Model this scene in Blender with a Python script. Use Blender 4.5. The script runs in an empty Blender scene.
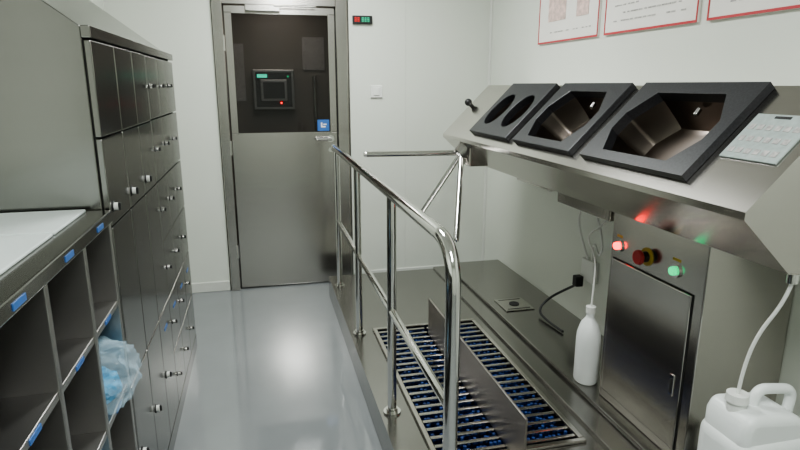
import bpy, bmesh, math, random
from mathutils import Vector, Matrix, noise as mn
random.seed(7)
scene=bpy.context.scene
col=scene.collection
try: scene.view_settings.look='AgX - Medium High Contrast'
except Exception: pass

# ---------------------------------------------------------------- materials
def mat(name,color,rough=0.5,metal=0.0,emit=None,estr=0.0,noise=0.0,nscale=(5,5,5),bump=0.0,trans=0.0,alpha=1.0,rvar=0.0,ior=None,aniso=0.0):
    m=bpy.data.materials.new(name); m.use_nodes=True
    nt=m.node_tree; b=nt.nodes["Principled BSDF"]
    b.inputs["Base Color"].default_value=(*color,1)
    b.inputs["Roughness"].default_value=rough
    b.inputs["Metallic"].default_value=metal
    if trans: b.inputs["Transmission Weight"].default_value=trans
    if alpha<1: b.inputs["Alpha"].default_value=alpha
    if ior: b.inputs["IOR"].default_value=ior
    if emit:
        b.inputs["Emission Color"].default_value=(*emit,1); b.inputs["Emission Strength"].default_value=estr
    if noise or bump or rvar:
        tc=nt.nodes.new("ShaderNodeTexCoord"); mp=nt.nodes.new("ShaderNodeMapping")
        mp.inputs["Scale"].default_value=nscale
        nz=nt.nodes.new("ShaderNodeTexNoise"); nz.inputs["Scale"].default_value=1.0; nz.inputs["Detail"].default_value=2
        nt.links.new(tc.outputs["Object"],mp.inputs["Vector"]); nt.links.new(mp.outputs["Vector"],nz.inputs["Vector"])
        if noise:
            r=nt.nodes.new("ShaderNodeMapRange"); r.inputs["From Min"].default_value=.3; r.inputs["From Max"].default_value=.7
            r.inputs["To Min"].default_value=1-noise; r.inputs["To Max"].default_value=1+noise
            mx=nt.nodes.new("ShaderNodeVectorMath"); mx.operation='SCALE'; mx.inputs[0].default_value=color
            nt.links.new(nz.outputs["Fac"],r.inputs["Value"]); nt.links.new(r.outputs["Result"],mx.inputs["Scale"])
            nt.links.new(mx.outputs["Vector"],b.inputs["Base Color"])
        if rvar:
            r2=nt.nodes.new("ShaderNodeMapRange"); r2.inputs["From Min"].default_value=.3; r2.inputs["From Max"].default_value=.7
            r2.inputs["To Min"].default_value=max(0.02,rough-rvar); r2.inputs["To Max"].default_value=rough+rvar
            nt.links.new(nz.outputs["Fac"],r2.inputs["Value"]); nt.links.new(r2.outputs["Result"],b.inputs["Roughness"])
        if bump:
            bp=nt.nodes.new("ShaderNodeBump"); bp.inputs["Strength"].default_value=bump; bp.inputs["Distance"].default_value=.01
            nt.links.new(nz.outputs["Fac"],bp.inputs["Height"]); nt.links.new(bp.outputs["Normal"],b.inputs["Normal"])
    return m
STEEL=mat("brushed_steel",(.52,.50,.475),.20,1,noise=.012,nscale=(1,1,40))
STEELSH=mat("brushed_steel_shelf",(.46,.45,.435),.36,1,noise=.012,nscale=(1,1,40))
STEELH=mat("brushed_steel_station",(.56,.535,.505),.19,1,noise=.012,nscale=(3,1,40),rvar=.005)
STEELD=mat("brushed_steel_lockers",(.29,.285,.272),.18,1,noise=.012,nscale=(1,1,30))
STEELTOP=mat("bench_top_pale",(.72,.78,.77),.30,.1,noise=.03,nscale=(4,4,4))
STEELP=mat("platform_steel",(.36,.35,.335),.22,1,noise=.03,nscale=(4,4,4),rvar=.03)
STEELV=mat("divider_steel",(.36,.335,.31),.38,1,noise=.02,nscale=(3,3,30))
CHROME=mat("polished_steel_tube",(.78,.77,.75),.09,1)
SEAM=mat("dark_seam",(.015,.015,.015),.7)
BLACK=mat("black_plastic",(.016,.016,.017),.45,noise=.2,nscale=(40,40,40))
BLACKF=mat("black_stone_frame",(.024,.024,.028),.40,noise=.35,nscale=(150,150,150))
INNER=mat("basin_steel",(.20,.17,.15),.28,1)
WALL=mat("wall_paint",(.69,.715,.655),.30,noise=.015,nscale=(1.5,1.5,1.5))
CEIL=mat("ceiling_paint",(.74,.75,.72),.6,noise=.01,nscale=(2,2,2))
FLOOR=mat("floor_epoxy",(.235,.25,.257),.06,noise=.04,nscale=(3,3,3),rvar=.015,ior=1.75)
TRIM=mat("baseboard_vinyl",(.66,.67,.63),.4,noise=.02,nscale=(3,3,3))
GLASS=mat("door_glass_tinted",(.006,.006,.006),.03,alpha=.42,ior=1.6)
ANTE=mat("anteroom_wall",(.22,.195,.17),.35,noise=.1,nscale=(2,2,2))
WHITE=mat("white_plastic",(.78,.79,.76),.35,noise=.02,nscale=(9,9,9))
JUG=mat("hdpe_translucent",(.80,.83,.82),.35,noise=.03,nscale=(9,9,9))
PAPER=mat("poster_paper",(.80,.78,.74),.25,noise=.02,nscale=(5,5,5))
RED=mat("poster_red",(.50,.05,.06),.4,noise=.05,nscale=(9,9,9))
PINK=mat("poster_print",(.66,.50,.46),.4,noise=.25,nscale=(30,30,30))
GREY=mat("poster_text_grey",(.42,.40,.39),.5,noise=.3,nscale=(80,80,80))
BLUE=mat("label_blue",(.05,.15,.42),.4,noise=.05,nscale=(50,50,50))
BRIST=mat("brush_bristle_blue",(.010,.04,.17),.5,noise=.4,nscale=(60,60,60))
BAG=mat("clear_plastic_film",(.66,.84,.95),.08,alpha=.26,noise=.1,nscale=(25,25,25))
BAGB=mat("blue_plastic_film",(.06,.42,.75),.2,alpha=.85,noise=.2,nscale=(25,25,25))
LRED=mat("led_red",(.8,.02,.01),.3,emit=(1,.01,.008),estr=8)
LGRN=mat("led_green",(.02,.6,.3),.3,emit=(.0,.60,.20),estr=1.6)
LGRN2=mat("led_green_dim",(.03,.4,.25),.3,emit=(.02,.6,.3),estr=.7)
LSCR=mat("screen_green",(.03,.4,.3),.3,emit=(.05,.8,.5),estr=2.2)
LRED2=mat("led_red_dim",(.4,.02,.02),.3,emit=(.9,.03,.02),estr=.8)
ESTOP=mat("estop_red",(.32,.02,.02),.35,noise=.05,nscale=(9,9,9))
YEL=mat("label_yellow",(.45,.32,.05),.5,noise=.05,nscale=(20,20,20))
PANEL=mat("keypad_film",(.36,.41,.40),.3,noise=.1,nscale=(60,60,60))
DARKP=mat("dark_panel",(.05,.05,.052),.2,noise=.3,nscale=(30,30,30))
LAMP=mat("lamp_diffuser",(.9,.9,.88),.5,emit=(1,.99,.96),estr=6)

# ---------------------------------------------------------------- helpers
def empty(name,loc=(0,0,0)):
    e=bpy.data.objects.new(name,None); e.empty_display_size=.1; e.location=loc; col.objects.link(e); return e
class M:
    def __init__(s): s.bm=bmesh.new()
    def box(s,a,b):
        x0,y0,z0=a;x1,y1,z1=b
        v=[s.bm.verts.new(p) for p in [(x0,y0,z0),(x1,y0,z0),(x1,y1,z0),(x0,y1,z0),(x0,y0,z1),(x1,y0,z1),(x1,y1,z1),(x0,y1,z1)]]
        for f in [(0,3,2,1),(4,5,6,7),(0,1,5,4),(1,2,6,5),(2,3,7,6),(3,0,4,7)]: s.bm.faces.new([v[i] for i in f])
        return s
    def poly(s,pts): s.bm.faces.new([s.bm.verts.new(p) for p in pts]); return s
    def prism(s,prof,y0,y1,caps=True,skip=()):
        A=[s.bm.verts.new((x,y0,z)) for x,z in prof]; B=[s.bm.verts.new((x,y1,z)) for x,z in prof]
        n=len(prof)
        for i in range(n):
            if i in skip: continue
            s.bm.faces.new([A[i],A[(i+1)%n],B[(i+1)%n],B[i]])
        if caps: s.bm.faces.new(A[::-1]); s.bm.faces.new(B)
        return s
    def cyl(s,p,q,r,r2=None,n=20):
        p=Vector(p);q=Vector(q);d=q-p;L=d.length
        rot=d.to_track_quat('Z','Y').to_matrix().to_4x4()
        bmesh.ops.create_cone(s.bm,cap_ends=True,segments=n,radius1=r,radius2=r if r2 is None else r2,depth=L,matrix=Matrix.Translation((p+q)/2)@rot)
        return s
    def sph(s,c,r,n=16,sc=(1,1,1)):
        bmesh.ops.create_uvsphere(s.bm,u_segments=n,v_segments=n//2+2,radius=r,matrix=Matrix.Translation(c)@Matrix.Diagonal((*sc,1)))
        return s
    def revolve(s,c,prof,n=28,sx=1,sy=1):
        rings=[]
        for r,z in prof:
            rings.append([s.bm.verts.new((c[0]+sx*r*math.cos(2*math.pi*i/n),c[1]+sy*r*math.sin(2*math.pi*i/n),c[2]+z)) for i in range(n)])
        for a,b in zip(rings,rings[1:]):
            for i in range(n): s.bm.faces.new([a[i],a[(i+1)%n],b[(i+1)%n],b[i]])
        s.bm.faces.new(rings[0][::-1]); s.bm.faces.new(rings[-1]); return s
    def done(s,name,m,parent=None,bevel=0,smooth=False,seg=2):
        bmesh.ops.recalc_face_normals(s.bm,faces=s.bm.faces)
        me=bpy.data.meshes.new(name); s.bm.to_mesh(me); s.bm.free()
        me.materials.append(m)
        o=bpy.data.objects.new(name,me); col.objects.link(o)
        if smooth:
            me.polygons.foreach_set("use_smooth",[True]*len(me.polygons))
            try: me.set_sharp_from_angle(angle=math.radians(40))
            except Exception: pass
        if bevel:
            b=o.modifiers.new("bevel",'BEVEL'); b.width=bevel; b.segments=seg; b.limit_method='ANGLE'; b.angle_limit=math.radians(35)
        if parent: o.parent=parent
        return o
def tube(name,pts,r,m,parent=None,bez=False,cyc=False):
    cu=bpy.data.curves.new(name,'CURVE'); cu.dimensions='3D'; cu.bevel_depth=r; cu.bevel_resolution=5; cu.use_fill_caps=True
    if bez:
        sp=cu.splines.new('NURBS'); sp.points.add(len(pts)-1)
        for i,p in enumerate(pts): sp.points[i].co=(*p,1)
        sp.use_endpoint_u=True; sp.order_u=3; sp.resolution_u=12
    else:
        sp=cu.splines.new('POLY'); sp.points.add(len(pts)-1)
        for i,p in enumerate(pts): sp.points[i].co=(*p,1)
    sp.use_cyclic_u=cyc
    cu.materials.append(m)
    tmp=bpy.data.objects.new(name,cu); col.objects.link(tmp)
    dg=bpy.context.evaluated_depsgraph_get(); me=bpy.data.meshes.new_from_object(tmp.evaluated_get(dg))
    bpy.data.objects.remove(tmp)
    me.polygons.foreach_set("use_smooth",[True]*len(me.polygons))
    o=bpy.data.objects.new(name,me); col.objects.link(o)
    if parent: o.parent=parent
    return o
def fillet(pts,r,n=8):
    out=[Vector(pts[0])]
    for a,b,c in zip(pts,pts[1:],pts[2:]):
        a,b,c=Vector(a),Vector(b),Vector(c)
        p=b+(a-b).normalized()*r; q=b+(c-b).normalized()*r
        for i in range(n+1):
            t=i/n; out.append((1-t)**2*p+2*t*(1-t)*b+t*t*q)
    out.append(Vector(pts[-1])); return out

# ---------------------------------------------------------------- room
XL,XR,YF,YB,H=-.92,1.72,-1.6,4.25,2.6
M().box((XL-.1,YF-.1,-.1),(XR+.1,YB+.9,0)).done("floor",FLOOR)
M().box((XL-.1,YF-.1,H),(XR+.1,YB+.1,H+.1)).done("ceiling",CEIL)
M().box((XL-.1,YB,0),(-.27,YB+.1,H)).box((.65,YB,0),(XR+.1,YB+.1,H)).box((-.27,YB,2.08),(.65,YB+.1,H)).done("wall_back",WALL)
M().box((XR,YF-.1,0),(XR+.1,YB,H)).done("wall_right",WALL)
M().box((XL-.1,YF-.1,0),(XL,YB,H)).done("wall_left",WALL)
M().box((XL,YF-.1,0),(XR,YF,H)).done("wall_front",WALL)
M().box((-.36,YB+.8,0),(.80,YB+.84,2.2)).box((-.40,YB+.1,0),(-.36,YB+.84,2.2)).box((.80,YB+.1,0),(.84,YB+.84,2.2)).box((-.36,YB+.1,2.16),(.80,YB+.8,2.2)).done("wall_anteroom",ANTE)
M().box((XL,YB-.012,0),(-.272,YB,.075)).box((.652,YB-.012,0),(XR,YB,.075)).done("baseboard_back",TRIM,bevel=.004)
M().box((XR-.012,3.97,0),(XR,YB-.013,.075)).done("baseboard_right",TRIM,bevel=.004)
M().box((XL,3.33,0),(XL+.012,YB-.013,.075)).done("baseboard_left",TRIM,bevel=.004)
M().cyl((XR-.004,YB-.004,.08),(XR-.004,YB-.004,H),.014,n=12).done("trim_1",TRIM)
M().box((1.06,YB-.002,.076),(1.064,YB,H)).done("trim_2",TRIM)

# ---------------------------------------------------------------- door
d=empty("door_1")
f=M(); y0=YB-.03
f.box((-.262,y0,0),(-.197,YB+.085,2.075)).box((.555,y0,0),(.635,YB+.085,2.075)).box((-.197,y0,2.0),(.555,YB+.085,2.075))
f.done("frame",STEEL,d,bevel=.004)
l=M(); ly0,ly1=YB-.005,YB+.04
l.box((-.19,ly0,.012),(.55,ly1,1.145)).box((-.19,ly0,1.95),(.55,ly1,1.995)).box((-.19,ly0,1.145),(-.145,ly1,1.95)).box((.505,ly0,1.145),(.55,ly1,1.95))
l.done("leaf",STEEL,d,bevel=.003)
M().box((-.145,YB+.012,1.145),(.505,YB+.018,1.95)).done("glass",GLASS,d)
g=M()
g.box((-.145,ly0-.004,1.137),(.505,ly0+.006,1.15)).box((-.145,ly0-.004,1.945),(.505,ly0+.006,1.957)).box((-.152,ly0-.004,1.137),(-.142,ly0+.006,1.957)).box((.502,ly0-.004,1.137),(.512,ly0+.006,1.957))
g.done("glazing_bead",STEEL,d)
M().box((-.193,ly0+.01,.0),(-.189,ly1,2.0)).box((.549,ly0+.01,0),(.556,ly1,2.0)).done("gap",SEAM,d)
h=M(); h.cyl((.50,ly0-.055,1.10),(.50,ly0,1.10),.012).cyl((.505,ly0-.055,1.10),(.39,ly0-.055,1.10),.010).cyl((.50,ly0-.008,1.10),(.50,ly0,1.10),.026).cyl((.50,ly0-.006,1.02),(.50,ly0,1.02),.018)
h.done("handle",CHROME,d,smooth=True)
M().box((-.05,ly0-.06,1.955),(.18,ly0,1.998)).box((.14,ly0-.07,1.985),(.42,ly0-.05,1.995)).done("closer",STEEL,d,bevel=.004)
M().box((.41,YB+.006,1.155),(.495,YB+.0115,1.235)).done("blue_sticker",BLUE,d)
M().box((.435,YB+.004,1.18),(.445,YB+.0058,1.215)).box((.445,YB+.004,1.18),(.468,YB+.0058,1.19)).box((.452,YB+.004,1.198),(.475,YB+.0058,1.206)).done("sticker_symbol",PAPER,d)
M().cyl((-.197,y0-.004,.25),(-.197,y0-.004,.35),.008).cyl((-.197,y0-.004,1.0),(-.197,y0-.004,1.1),.008).cyl((-.197,y0-.004,1.7),(-.197,y0-.004,1.8),.008).done("hinges",CHROME,d,smooth=True)
# equipment in the anteroom, seen through the glass
cpn=empty("wall_control_panel"); PY=YB+.798
M().box((-.03,PY-.08,1.28),(.30,PY,1.60)).done("box",STEELSH,cpn,bevel=.006)
M().box((-.008,PY-.084,1.302),(.278,PY-.0801,1.578)).done("face",DARKP,cpn)
M().box((.03,PY-.092,1.35),(.24,PY-.0841,1.52)).done("hatch",STEELSH,cpn,bevel=.004)
M().box((.05,PY-.094,1.37),(.22,PY-.0921,1.50)).done("hatch_window",DARKP,cpn)
M().box((.005,PY-.088,1.535),(.085,PY-.0841,1.562)).done("screen",LSCR,cpn)
M().cyl((.19,PY-.094,1.335),(.19,PY-.084,1.335),.009).done("red_lamp",LRED,cpn)
M().cyl((.25,PY-.094,1.545),(.25,PY-.084,1.545),.007).done("green_lamp",LGRN,cpn)
M().box((.38,PY-.012,1.60),(.56,PY-.002,1.86)).box((-.20,PY-.012,1.35),(-.09,PY-.002,1.80)).done("notices",GREY,cpn)
M().cyl((.47,PY-.03,.0),(.47,PY-.03,1.55),.02).cyl((.65,PY-.03,.0),(.65,PY-.03,2.15),.02).done("riser_pipes",CHROME,cpn,smooth=True)
al=bpy.data.lights.new("lamp",'AREA'); al.size=.4; al.energy=3.6; al.color=(1,.93,.84)  # added fill that brightens the dark space behind the glass, no fixture modelled
ao=bpy.data.objects.new("anteroom_fill",al); ao.location=(.2,YB+.38,2.14); col.objects.link(ao)

# wall things
s=empty("status_display_sign")
M().box((.675,YB-.025,1.895),(.815,YB,1.95)).done("housing",BLACK,s,bevel=.004)
def digits(x,m_,n):
    t=M()
    for i in range(n):
        a=x+i*.02
        for bx in ((0,.012,0,.004),(0,.012,.013,.017),(0,.012,.026,.03),(0,.003,0,.03),(.009,.012,0,.03)):
            t.box((a+bx[0],YB-.027,1.908+bx[2]),(a+bx[1],YB-.0251,1.908+bx[3]))
    return t
digits(.69,None,2).done("red_digits",LRED2,s)
digits(.74,None,3).done("green_digits",LGRN2,s)
s=empty("light_switch")
M().box((.80,YB-.01,1.39),(.885,YB,1.475)).done("plate",WHITE,s,bevel=.003)
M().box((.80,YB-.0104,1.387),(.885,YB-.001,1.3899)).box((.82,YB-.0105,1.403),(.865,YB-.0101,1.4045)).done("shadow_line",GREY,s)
M().box((.82,YB-.016,1.405),(.865,YB-.0101,1.46)).done("rocker",WHITE,s,bevel=.002)

# posters on right wall
def poster(y0,y1,kind):
    e=empty("wall_poster"); z0,z1=1.72,2.2
    M().box((XR-.012,y0,z0),(XR,y1,z1)).done("board",PAPER,e,bevel=.001)
    x0,x1=XR-.015,XR-.0121
    w=.010
    M().box((x0,y0,z0),(x1,y1,z0+w)).box((x0,y0,z1-w),(x1,y1,z1)).box((x0,y0,z0+w),(x1,y0+w*.6,z1-w)).box((x0,y1-w*.6,z0+w),(x1,y1,z1-w)).done("red_border",RED,e)
    t=M(); 
    if kind==0:
        t.box((x0,y0+.10,z0+.12),(x1,y0+.22,z0+.3)); t.box((x0,y0+.34,z0+.12),(x1,y1-.12,z0+.3))
    else:
        t.box((x0,y0+.08,z0+.16),(x1,y1-.08,z0+.19)); t.box((x0,y0+.06,z0+.22),(x1,y0+.3,z0+.34))
    t.done("print_blocks",PINK,e)
    t=M()
    for k in range(3 if kind else 1):
        for a in range(16):
            yy=y0+.07+a*(y1-y0-.14)/16
            if random.random()<.2: continue
            t.box((x0+.001,yy,z0+.055+k*.035),(x1,yy+random.uniform(.015,.03),z0+.061+k*.035))
    t.done("text_lines",GREY,e)
poster(2.79,3.45,0); poster(2.08,2.73,1); poster(1.37,2.025,1)

# ---------------------------------------------------------------- lockers (left)
lk=empty("locker_cabinet")
FX=-.42; BX=-.90; LY0,LY1=1.74,3.31; LT=1.60
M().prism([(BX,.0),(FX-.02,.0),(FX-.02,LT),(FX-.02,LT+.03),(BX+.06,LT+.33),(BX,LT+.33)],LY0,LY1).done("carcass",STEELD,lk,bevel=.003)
M().box((FX-.0205,LY0+.01,.0),(FX-.0185,LY1-.01,LT)).done("shadow_gaps",SEAM,lk)
M().box((FX-.02,LY0,LT),(FX+.004,LY1,LT+.032)).box((FX-.02,LY0,0),(FX,LY1,.075)).done("rails",STEELD,lk,bevel=.002)
dr=M(); kn=M(); knb=M(); lab=M(); hg=M()
cw=.26
for c in range(6):
    a=LY0+.006+c*cw; b=a+cw-.006
    rows=[(.08,.585),(.59,1.085),(1.09,1.335),(1.34,LT-.005)] if c<3 else [(.08+i*.253,.08+i*.253+.247) for i in range(6)]
    for ri,(z0,z1) in enumerate(rows):
        dr.box((FX-.018,a,z0),(FX,b,z1))
        if c<3: kz={0:.34,1:None,2:1.14,3:None}[ri]
        else: kz=z0+.13
        ky=a+.035
        if kz:
            R_=.011 if c<3 else .008
            (kn if c<3 else hg).cyl((FX,ky,kz),(FX+.013,ky,kz),R_,n=16)
            knb.box((FX+.013,ky-.003,kz-R_),(FX+.021,ky+.003,kz+R_))
            knb.cyl((FX,ky,kz),(FX+.003,ky,kz),R_*1.5,n=16)
    if c>1: lab.box((FX,a+.10,.50),(FX+.0015,a+.16,.512))
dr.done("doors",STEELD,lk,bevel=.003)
kn.done("cam_locks",WHITE,lk,smooth=True); knb.done("lock_keys",BLACK,lk,bevel=.002); lab.done("number_labels",BLUE,lk); hg.done("small_locks",CHROME,lk,smooth=True)

# open cubby bench
sc=empty("shoe_shelf_cabinet")
SY0,SY1=.03,1.732; ST=1.14
b=M()
ups=[.03,.32,.61,.90,1.19,1.46,1.712]
b.box((BX,SY0,0),(BX+.01,SY1,ST-.035))
for u in ups: b.box((BX+.01,u,0),(FX,u+.02,ST-.035))
b.done("uprights",STEELSH,sc,bevel=.002)
b=M()
zs=[.07,.33,.60,.86]
for z in zs:
    for u,v in zip(ups,ups[1:]): b.box((BX+.01,u+.02,z),(FX-.003,v,z+.018))
b.done("shelves",STEELSH,sc,bevel=.002)
b=M(); b.box((BX,SY0,ST-.035),(FX+.006,SY1,ST)); b.done("top_slab",STEELD,sc,bevel=.004)
b=M()
seams=[SY0+.01,.52,1.02,1.45,SY1-.01]
for u,v in zip(seams,seams[1:]): b.box((BX+.01,u+.006,ST),(FX-.055,v-.006,ST+.008))
b.done("top_pads",STEELTOP,sc,bevel=.003)
b=M()
for u,v in zip(ups,ups[1:]):
    m_=(u+v)/2+.01
    for z0_ in (ST-.027,.861,.601,.331):
        hh=.014 if z0_>1 else .012
        b.box((FX-.003 if z0_<1 else FX+.006,m_-.028,z0_+.001),(FX-.001 if z0_<1 else FX+.008,m_+.028,z0_+hh))
b.done("blue_labels",BLUE,sc)

# plastic bags
def bag(loc,size,m1,m2,seed):
    e=empty("plastic_bag")
    for nm,mm,k,sub in (("film",m1,1.0,5),("contents",m2,.6,4)):
        bm=bmesh.new(); bmesh.ops.create_icosphere(bm,subdivisions=sub,radius=1)
        for v in bm.verts:
            n=v.co.normalized()
            o_=Vector((seed*3.1,seed*1.7,k*5))
            r1=1-abs(mn.noise(n*1.6+o_))*1.6; r2=1-abs(mn.noise(n*4.2+o_))*2
            w=.72+.22*r1+.13*r2
            if n.z>.5: w*=1-.55*(n.z-.5)*(1+.6*math.sin(9*math.atan2(n.y,n.x)))
            p=n*w
            v.co=Vector((p.x*size[0]*k,p.y*size[1]*k,max(p.z,-.75)*size[2]*k))
        me=bpy.data.meshes.new(nm); bm.to_mesh(me); bm.free(); me.materials.append(mm)
        o=bpy.data.objects.new(nm,me); o.location=(loc[0],loc[1],loc[2]+size[2]*.75*(1 if k==1 else .62)); col.objects.link(o); o.parent=e
    return e
bag((-.49,1.59,.620),(.135,.105,.125),BAG,BAGB,3)
bag((-.51,1.335,.350),(.15,.11,.12),BAG,BAGB,5)

# ---------------------------------------------------------------- platform
pf=empty("sole_cleaning_platform")
PZ=.15; PX0,PX1=.425,1.20; PY0,PY1=1.25,3.95
GX0,GX1,GY0,GY1=.575,1.13,1.76,2.94
m=M()
m.box((PX0,PY0,0),(GX0,PY1,PZ)).box((GX1,PY0,0),(PX1,PY1,PZ)).box((GX0,PY0,0),(GX1,GY0,PZ)).box((GX0,GY1,0),(GX1,PY1,PZ))
m.done("deck",STEELP,pf)
M().box((GX0,GY0,.0),(GX1,GY1,.02)).done("pit_floor",BLACK,pf)
r=M(); w=.022; zt=PZ+.012
r.box((GX0-w,GY0-w,PZ),(GX1+w,GY0,zt)).box((GX0-w,GY1,PZ),(GX1+w,GY1+w,zt)).box((GX0-w,GY0,PZ),(GX0,GY1,zt)).box((GX1,GY0,PZ),(GX1+w,GY1,zt))
r.done("grate_rim",STEELH,pf,bevel=.003)
g=M(); N=21; FXM=.845
for i in range(N):
    y=GY0+.03+(GY1-GY0-.06)*i/(N-1)
    g.box((GX0,y-.0085,PZ-.012),(FXM-.006,y+.0085,PZ+.006)); g.box((FXM+.006,y-.0085,PZ-.012),(GX1,y+.0085,PZ+.006))
g.done("grate_bars",STEEL,pf,bevel=.003)
g=M()
random.seed(2)
for i in range(N-1):
    y=GY0+.03+(GY1-GY0-.06)*(i+.5)/(N-1)
    for k in range(30):
        x=GX0+.02+k*(GX1-GX0-.04)/29
        if abs(x-FXM)<.016: continue
        z=PZ-.004+random.uniform(-.012,.010)
        g.cyl((x,y,.02),(x+random.uniform(-.005,.005),y+random.uniform(-.004,.004),z),.009,.007,n=6)
g.done("brush_bristles",BRIST,pf)
m=M(); m.box((FXM-.005,1.64,PZ),(FXM+.005,2.84,.355)); m.box((FXM-.03,1.64,PZ),(FXM+.03,GY0-.03,PZ+.006))
m.done("divider_plate",STEELV,pf,bevel=.002)
m=M(); m.box((PX1,1.40,0),(XR-.002,PY1,.165)).box((1.30,1.40,.165),(XR-.002,PY1,.185)); m.done("rear_ledge",STEELP,pf,bevel=.006)
m=M(); m.box((1.35,2.95,.185),(1.53,3.14,.192)); m.done("drain_cover",STEEL,pf,bevel=.003)
m=M(); m.cyl((1.44,3.045,.192),(1.44,3.045,.196),.03); m.box((1.37,2.97,.192),(1.51,2.974,.1935)); m.box((1.37,3.116,.192),(1.51,3.12,.1935)); m.done("drain_latch",SEAM,pf)

# ---------------------------------------------------------------- handrail
hr=empty("handrail"); RX=.475; RZ=1.075
posts=[1.375,2.12,2.93,3.73]
tube("top_rail",fillet([(RX,posts[0],PZ),(RX,posts[0],RZ),(RX,3.84,RZ)],.13,12),.021,CHROME,hr)
m=M()
for y in posts[1:]: m.cyl((RX,y,PZ),(RX,y,RZ-.015),.0185,n=24)
m.done("posts",CHROME,hr,smooth=True)
m=M()
m.cyl((RX,posts[0],.60),(RX,3.73,.60),.015,n=20)
m.done("mid_rail",CHROME,hr,smooth=True)
m=M()
for y in posts: m.cyl((RX,y,PZ),(RX,y,PZ+.008),.036,n=28).cyl((RX,y,PZ+.008),(RX,y,PZ+.022),.024,n=28)
m.cyl((RX,3.84,RZ),(RX,3.855,RZ),.024,n=24)
m.done("flanges",CHROME,hr,smooth=True)

# ---------------------------------------------------------------- hand washing station
st=empty("hand_washing_station")
SY0_,SY1_=1.135,3.54; TX,TZ=1.13,1.18; q=math.sqrt(.5); SL=.42
def sl(y,s,h): return (TX+q*s-q*h,y,TZ+q*s+q*h)
tx,tz=TX+q*SL,TZ+q*SL
WX=XR-.002
body=M()
prof=[(TX,TZ),(TX,TZ-.02),(1.29,1.01),(WX,1.01),(WX,tz),(tx,tz)]
body.prism(prof,SY0_,SY1_,caps=True,skip=(5,))
frames=[(1.385,1.935,'oct'),(2.015,2.535,'oct'),(2.61,3.11,'two')]
S0,S1=.047,.41
def slopequad(y0,y1,s0,s1): body.poly([sl(y0,s0,0),sl(y1,s0,0),sl(y1,s1,0),sl(y0,s1,0)])
ins=.015
slopequad(SY0_,SY1_,0,S0+ins); slopequad(SY0_,SY1_,S1-ins,SL)
ed=SY0_
for y0,y1,_ in frames:
    slopequad(ed,y0+ins,S0+ins,S1-ins); ed=y1-ins
slopequad(ed,SY1_,S0+ins,S1-ins)
bmesh.ops.remove_doubles(body.bm,verts=body.bm.verts,dist=1e-5)
body.done("console_body",STEELH,st)
def rayhit(poly,c,ang):
    dx,dy=math.cos(ang),math.sin(ang); best=1e9
    n=len(poly)
    for i in range(n):
        x1,y1=poly[i][0]-c[0],poly[i][1]-c[1]; x2,y2=poly[(i+1)%n][0]-c[0],poly[(i+1)%n][1]-c[1]
        ex,ey=x2-x1,y2-y1; den=dx*ey-dy*ex
        if abs(den)<1e-12: continue
        t=(x1*ey-y1*ex)/den; u=(x1*dy-y1*dx)/den
        if t>0 and -1e-6<=u<=1+1e-6: best=min(best,t)
    return (c[0]+dx*best,c[1]+dy*best)
def ringframe(rect,hole,c,fr,bs,T,depth):
    (a0,b0),(a1,b1)=rect
    R=[(a0,b0),(a1,b0),(a1,b1),(a0,b1)]
    angs=[2*math.pi*i/64 for i in range(64)]+[math.atan2(y-c[1],x-c[0])%(2*math.pi) for x,y in R]
    if len(hole)<16: angs+=[math.atan2(y-c[1],x-c[0])%(2*math.pi) for x,y in hole]
    angs=sorted(set(round(a,6) for a in angs)); n=len(angs)
    I=[rayhit(hole,c,a) for a in angs]; O=[rayhit(R,c,a) for a in angs]
    def ring(bm,P,h,k=1): return [bm.verts.new(sl(c[0]+(p[0]-c[0])*k,c[1]+(p[1]-c[1])*k,h)) for p in P]
    ob,ot=ring(fr.bm,O,0.001),ring(fr.bm,O,T); it,ib=ring(fr.bm,I,T),ring(fr.bm,I,-.012)
    it2=ring(fr.bm,I,T,1.04)
    for A,B in ((ob,ot),(ot,it2),(it2,it),(it,ib)):
        for i in range(n): fr.bm.faces.new([A[i],A[(i+1)%n],B[(i+1)%n],B[i]])
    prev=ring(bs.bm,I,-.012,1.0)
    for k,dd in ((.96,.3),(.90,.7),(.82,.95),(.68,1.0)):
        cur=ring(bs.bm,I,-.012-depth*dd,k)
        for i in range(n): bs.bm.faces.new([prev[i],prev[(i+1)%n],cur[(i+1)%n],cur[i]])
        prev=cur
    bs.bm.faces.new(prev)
for idx,(y0,y1,kind) in enumerate(frames):
    fr=M(); bs=M(); T=.026
    if kind=='oct':
        c=((y0+y1)/2,(S0+S1)/2-.005); W=(y1-y0)/2-.05; Hh=(S1-S0)/2-.045
        cx=.085
        hole=[(c[0]-W+cx*.7,c[1]-Hh),(c[0]+W-cx*.7,c[1]-Hh),(c[0]+W,c[1]-Hh*.3),(c[0]+W,c[1]+Hh*.25),(c[0]+W-cx*.8,c[1]+Hh),(c[0]-W+cx*.8,c[1]+Hh),(c[0]-W,c[1]+Hh*.25),(c[0]-W,c[1]-Hh*.3)]
        ringframe(((y0,S0),(y1,S1)),hole,c,fr,bs,T,.12)
    else:
        ym=(y0+y1)/2
        for a,b_ in ((y0,ym),(ym,y1)):
            c=((a+b_)/2+(.010 if a==y0 else -.010),(S0+S1)/2-.01); rr=.090
            hole=[(c[0]+rr*math.cos(2*math.pi*i/40),c[1]+rr*1.2*math.sin(2*math.pi*i/40)) for i in range(40)]
            ringframe(((a,S0),(b_,S1)),hole,c,fr,bs,T,.12)
    bmesh.ops.remove_doubles(fr.bm,verts=fr.bm.verts,dist=1e-5)
    fr.done("black_frame_%d"%(idx+1),BLACKF,st,bevel=.003)
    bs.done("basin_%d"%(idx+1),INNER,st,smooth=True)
m=M()
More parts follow.
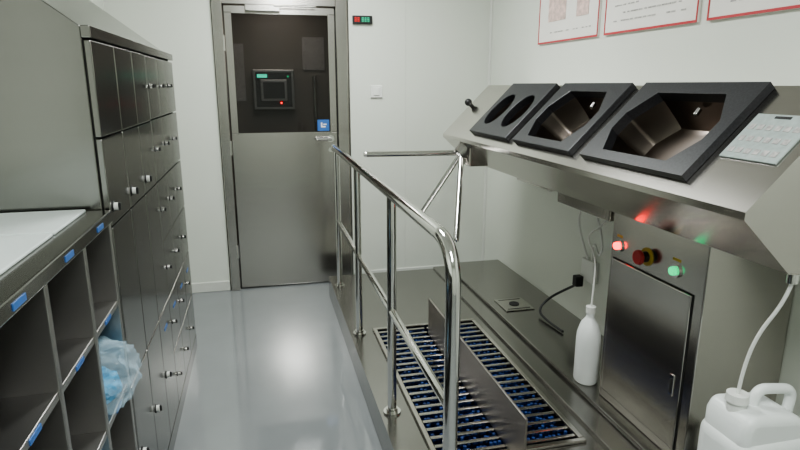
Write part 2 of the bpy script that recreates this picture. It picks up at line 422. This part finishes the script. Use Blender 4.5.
for yy in (1.64,2.26):
    slp=Vector(sl(yy,.345,-.03)); m.cyl(slp,slp+Vector((-.012,0,-.016)),.009); m.sph(slp+Vector((-.012,0,-.016)),.009)
m.done("spray_nozzles",STEELP,st,smooth=True)
def slbox(mm,y0,y1,s0,s1,h0,h1):
    P=[sl(y,s,h) for h in (h0,h1) for (y,s) in ((y0,s0),(y1,s0),(y1,s1),(y0,s1))]
    v=[mm.bm.verts.new(p) for p in P]
    for f_ in [(0,3,2,1),(4,5,6,7),(0,1,5,4),(1,2,6,5),(2,3,7,6),(3,0,4,7)]: mm.bm.faces.new([v[i] for i in f_])
m=M(); slbox(m,1.17,1.355,.15,.31,.0005,.006); m.done("keypad",PANEL,st,bevel=.002)
m=M()
for i in range(6):
    for j in range(3): slbox(m,1.185+i*.028,1.203+i*.028,.168+j*.042,.186+j*.042,.0062,.0072)
m.done("keypad_keys",GREY,st)
m=M(); slbox(m,1.24,1.29,.294,.302,.0062,.0075); m.done("keypad_screen",DARKP,st)
M().box((1.38,2.06,.93),(1.62,2.5,1.009)).box((1.42,2.65,.95),(1.6,3.05,1.009)).done("sump_boxes",STEELH,st,bevel=.006)
CX=1.36; CY0,CY1=1.48,2.0
M().box((CX,CY0,.186),(WX,CY1,1.009)).done("cabinet",STEELH,st,bevel=.004)
M().box((CX-.002,1.522,.225),(CX-.0002,1.978,.808)).done("door_gap",SEAM,st)
M().box((CX-.008,1.527,.230),(CX-.0021,1.973,.803)).done("cabinet_door",STEELH,st,bevel=.003)
m=M(); m.box((CX-.012,1.555,.42),(CX-.008,1.578,.50)); m.done("door_latch",CHROME,st,bevel=.002)
m=M(); m.box((CX-.014,1.562,.43),(CX-.0121,1.571,.485)); m.done("latch_slot",SEAM,st)
def btn(nm,y,z,mm,r,L,base=.024):
    M().cyl((CX-.008,y,z),(CX-.0002,y,z),base,n=28).done(nm+"_bezel",CHROME,st,smooth=True)
    M().cyl((CX-.008-L,y,z),(CX-.008,y,z),r*.9,r,n=28).done(nm,mm,st,smooth=True,bevel=.002)
btn("red_indicator",1.945,.862,LRED,.016,.014)
btn("green_indicator",1.618,.862,LGRN,.016,.014)
M().cyl((CX-.004,1.775,.866),(CX-.0002,1.775,.866),.034,n=32).done("estop_label",YEL,st)
M().cyl((CX-.03,1.775,.866),(CX-.004,1.775,.866),.02,n=28).done("estop_stem",BLACK,st,smooth=True)
M().cyl((CX-.045,1.775,.866),(CX-.03,1.775,.866),.027,.029,n=28).done("estop_button",ESTOP,st,smooth=True,bevel=.004)
m=M(); m.box((CX-.001,1.93,.895),(CX-.0001,1.965,.905)).box((CX-.001,1.60,.895),(CX-.0001,1.64,.905)); m.done("button_labels",YEL,st)
M().cyl((1.31,1.14,.985),(1.31,1.14,1.01),.014).done("outlet_nipple",CHROME,st,smooth=True)
M().cyl(sl(3.49,.24,0),sl(3.49,.24,.022),.012).sph(sl(3.49,.24,.034),.023).done("end_knob",BLACK,st,smooth=True)

# turnstile
ts=empty("tripod_turnstile")
hub=Vector((1.165,3.24,1.105)); k=Vector((-q,0,-q))
m=M(); m.cyl(hub-k*.02,hub+k*.035,.055,.045,n=28).cyl(hub+k*.035,hub+k*.05,.03,n=24); m.done("hub",STEELP,ts,smooth=True)
M().box((1.165,3.14,1.02),(1.40,3.34,1.15)).done("housing",STEELH,ts,bevel=.006)
m=M()
for dv in ((-1,0,0.01),(-.25,.612,-.75),(-.25,-.612,-.75)):
    v=Vector(dv).normalized(); m.cyl(hub+k*.02,hub+k*.02+v*.57,.0165,n=20); m.sph(hub+k*.02+v*.57,.0165)
m.done("arms",CHROME,ts,smooth=True)

# detergent bottle
bt=empty("detergent_bottle")
M().revolve((1.365,2.115,.187),[(.0,0),(.047,0),(.053,.01),(.053,.20),(.051,.23),(.038,.275),(.020,.30),(.017,.305),(.017,.325)],sx=.95,sy=1.1).done("body",JUG,bt,smooth=True)
M().cyl((1.365,2.115,.512),(1.365,2.115,.54),.021).done("cap",WHITE,bt,smooth=True)
tube("suction_tube",[(1.365,2.115,.52),(1.37,2.115,.62),(1.40,2.16,.75),(1.40,2.26,.82),(1.45,2.2,.88),(1.48,2.2,.925)],.004,WHITE,bt,bez=True)

# wall socket + plug + cable
so=empty("wall_socket")
M().box((XR-.035,2.62,.44),(XR,2.74,.56)).done("box",WHITE,so,bevel=.005)
M().box((XR-.08,2.70,.40),(XR-.036,2.745,.46)).done("plug",BLACK,so,bevel=.006)
tube("black_cord",[(XR-.06,2.72,.41),(XR-.07,2.80,.36),(XR-.14,2.88,.28),(XR-.2,2.88,.22),(XR-.22,2.80,.196),(XR-.2,2.6,.196)],.007,BLACK,so,bez=True)
tube("white_cord",[(XR-.02,2.66,.56),(XR-.05,2.62,.7),(XR-.08,2.5,.62),(XR-.12,2.42,.72),(XR-.14,2.45,.85),(XR-.16,2.48,.925)],.006,WHITE,so,bez=True)
tube("white_cord_loop",[(XR-.02,2.70,.56),(XR-.08,2.74,.74),(XR-.10,2.66,.88),(XR-.12,2.66,.945)],.006,WHITE,so,bez=True)

# jerrycan on step stool
sto=empty("step_stool")
m=M(); m.box((1.20,1.06,.25),(1.52,1.37,.275))
for x in (1.205,1.49):
    for y in (1.065,1.34): m.box((x,y,0),(x+.025,y+.025,.25))
m.done("frame",STEELP,sto,bevel=.003)
jc=empty("jerrycan")
M().box((1.225,1.12,.276),(1.475,1.31,.53)).done("body",JUG,jc,bevel=.045,smooth=True,seg=6)
m=M(); m.prism([(1.235,.49),(1.465,.49),(1.455,.55),(1.42,.585),(1.31,.595),(1.255,.60),(1.235,.56)],1.135,1.295); m.done("shoulder",JUG,jc,bevel=.028,smooth=True,seg=5)
m=M(); m.cyl((1.272,1.215,.575),(1.272,1.215,.615),.026).cyl((1.272,1.215,.612),(1.272,1.215,.635),.031,.029); m.done("neck_cap",WHITE,jc,smooth=True)
tube("handle",fillet([(1.325,1.215,.575),(1.335,1.215,.640),(1.462,1.215,.625),(1.452,1.215,.53)],.035),.015,JUG,jc)
tube("hose",[(1.272,1.215,.63),(1.275,1.215,.70),(1.285,1.195,.82),(1.308,1.15,.93),(1.31,1.14,.985)],.005,WHITE,jc,bez=True)

# ---------------------------------------------------------------- lights
def panel(x,y,p,sx=.3,sy=1.1):
    e=empty("ceiling_light")
    M().box((x-sx/2-.02,y-sy/2-.02,H-.02),(x+sx/2+.02,y+sy/2+.02,H)).done("housing",WHITE,e)
    M().box((x-sx/2,y-sy/2,H-.024),(x+sx/2,y+sy/2,H-.0201)).done("diffuser",LAMP,e)
    L=bpy.data.lights.new("lamp",'AREA'); L.shape='RECTANGLE'; L.size=sx; L.size_y=sy; L.energy=p; L.color=(.96,1,.98)
    o=bpy.data.objects.new("lamp",L); o.location=(x,y,H-.03); col.objects.link(o); o.parent=e
panel(.35,3.0,44); panel(.35,.2,38)
w=bpy.data.worlds.new("world"); scene.world=w; w.use_nodes=True
w.node_tree.nodes["Background"].inputs[0].default_value=(.5,.55,.55,1); w.node_tree.nodes["Background"].inputs[1].default_value=.2

# ---------------------------------------------------------------- camera
cam=bpy.data.cameras.new("camera"); cam.lens=26.1; cam.sensor_width=36; cam.clip_start=.02
co=bpy.data.objects.new("camera",cam); col.objects.link(co)
th,pp=math.radians(13.5),math.radians(13.6)
F=Vector((math.sin(th)*math.cos(pp),math.cos(th)*math.cos(pp),-math.sin(pp)))
co.location=(0,0,1.48); co.rotation_euler=F.to_track_quat('-Z','Y').to_euler()
scene.camera=co
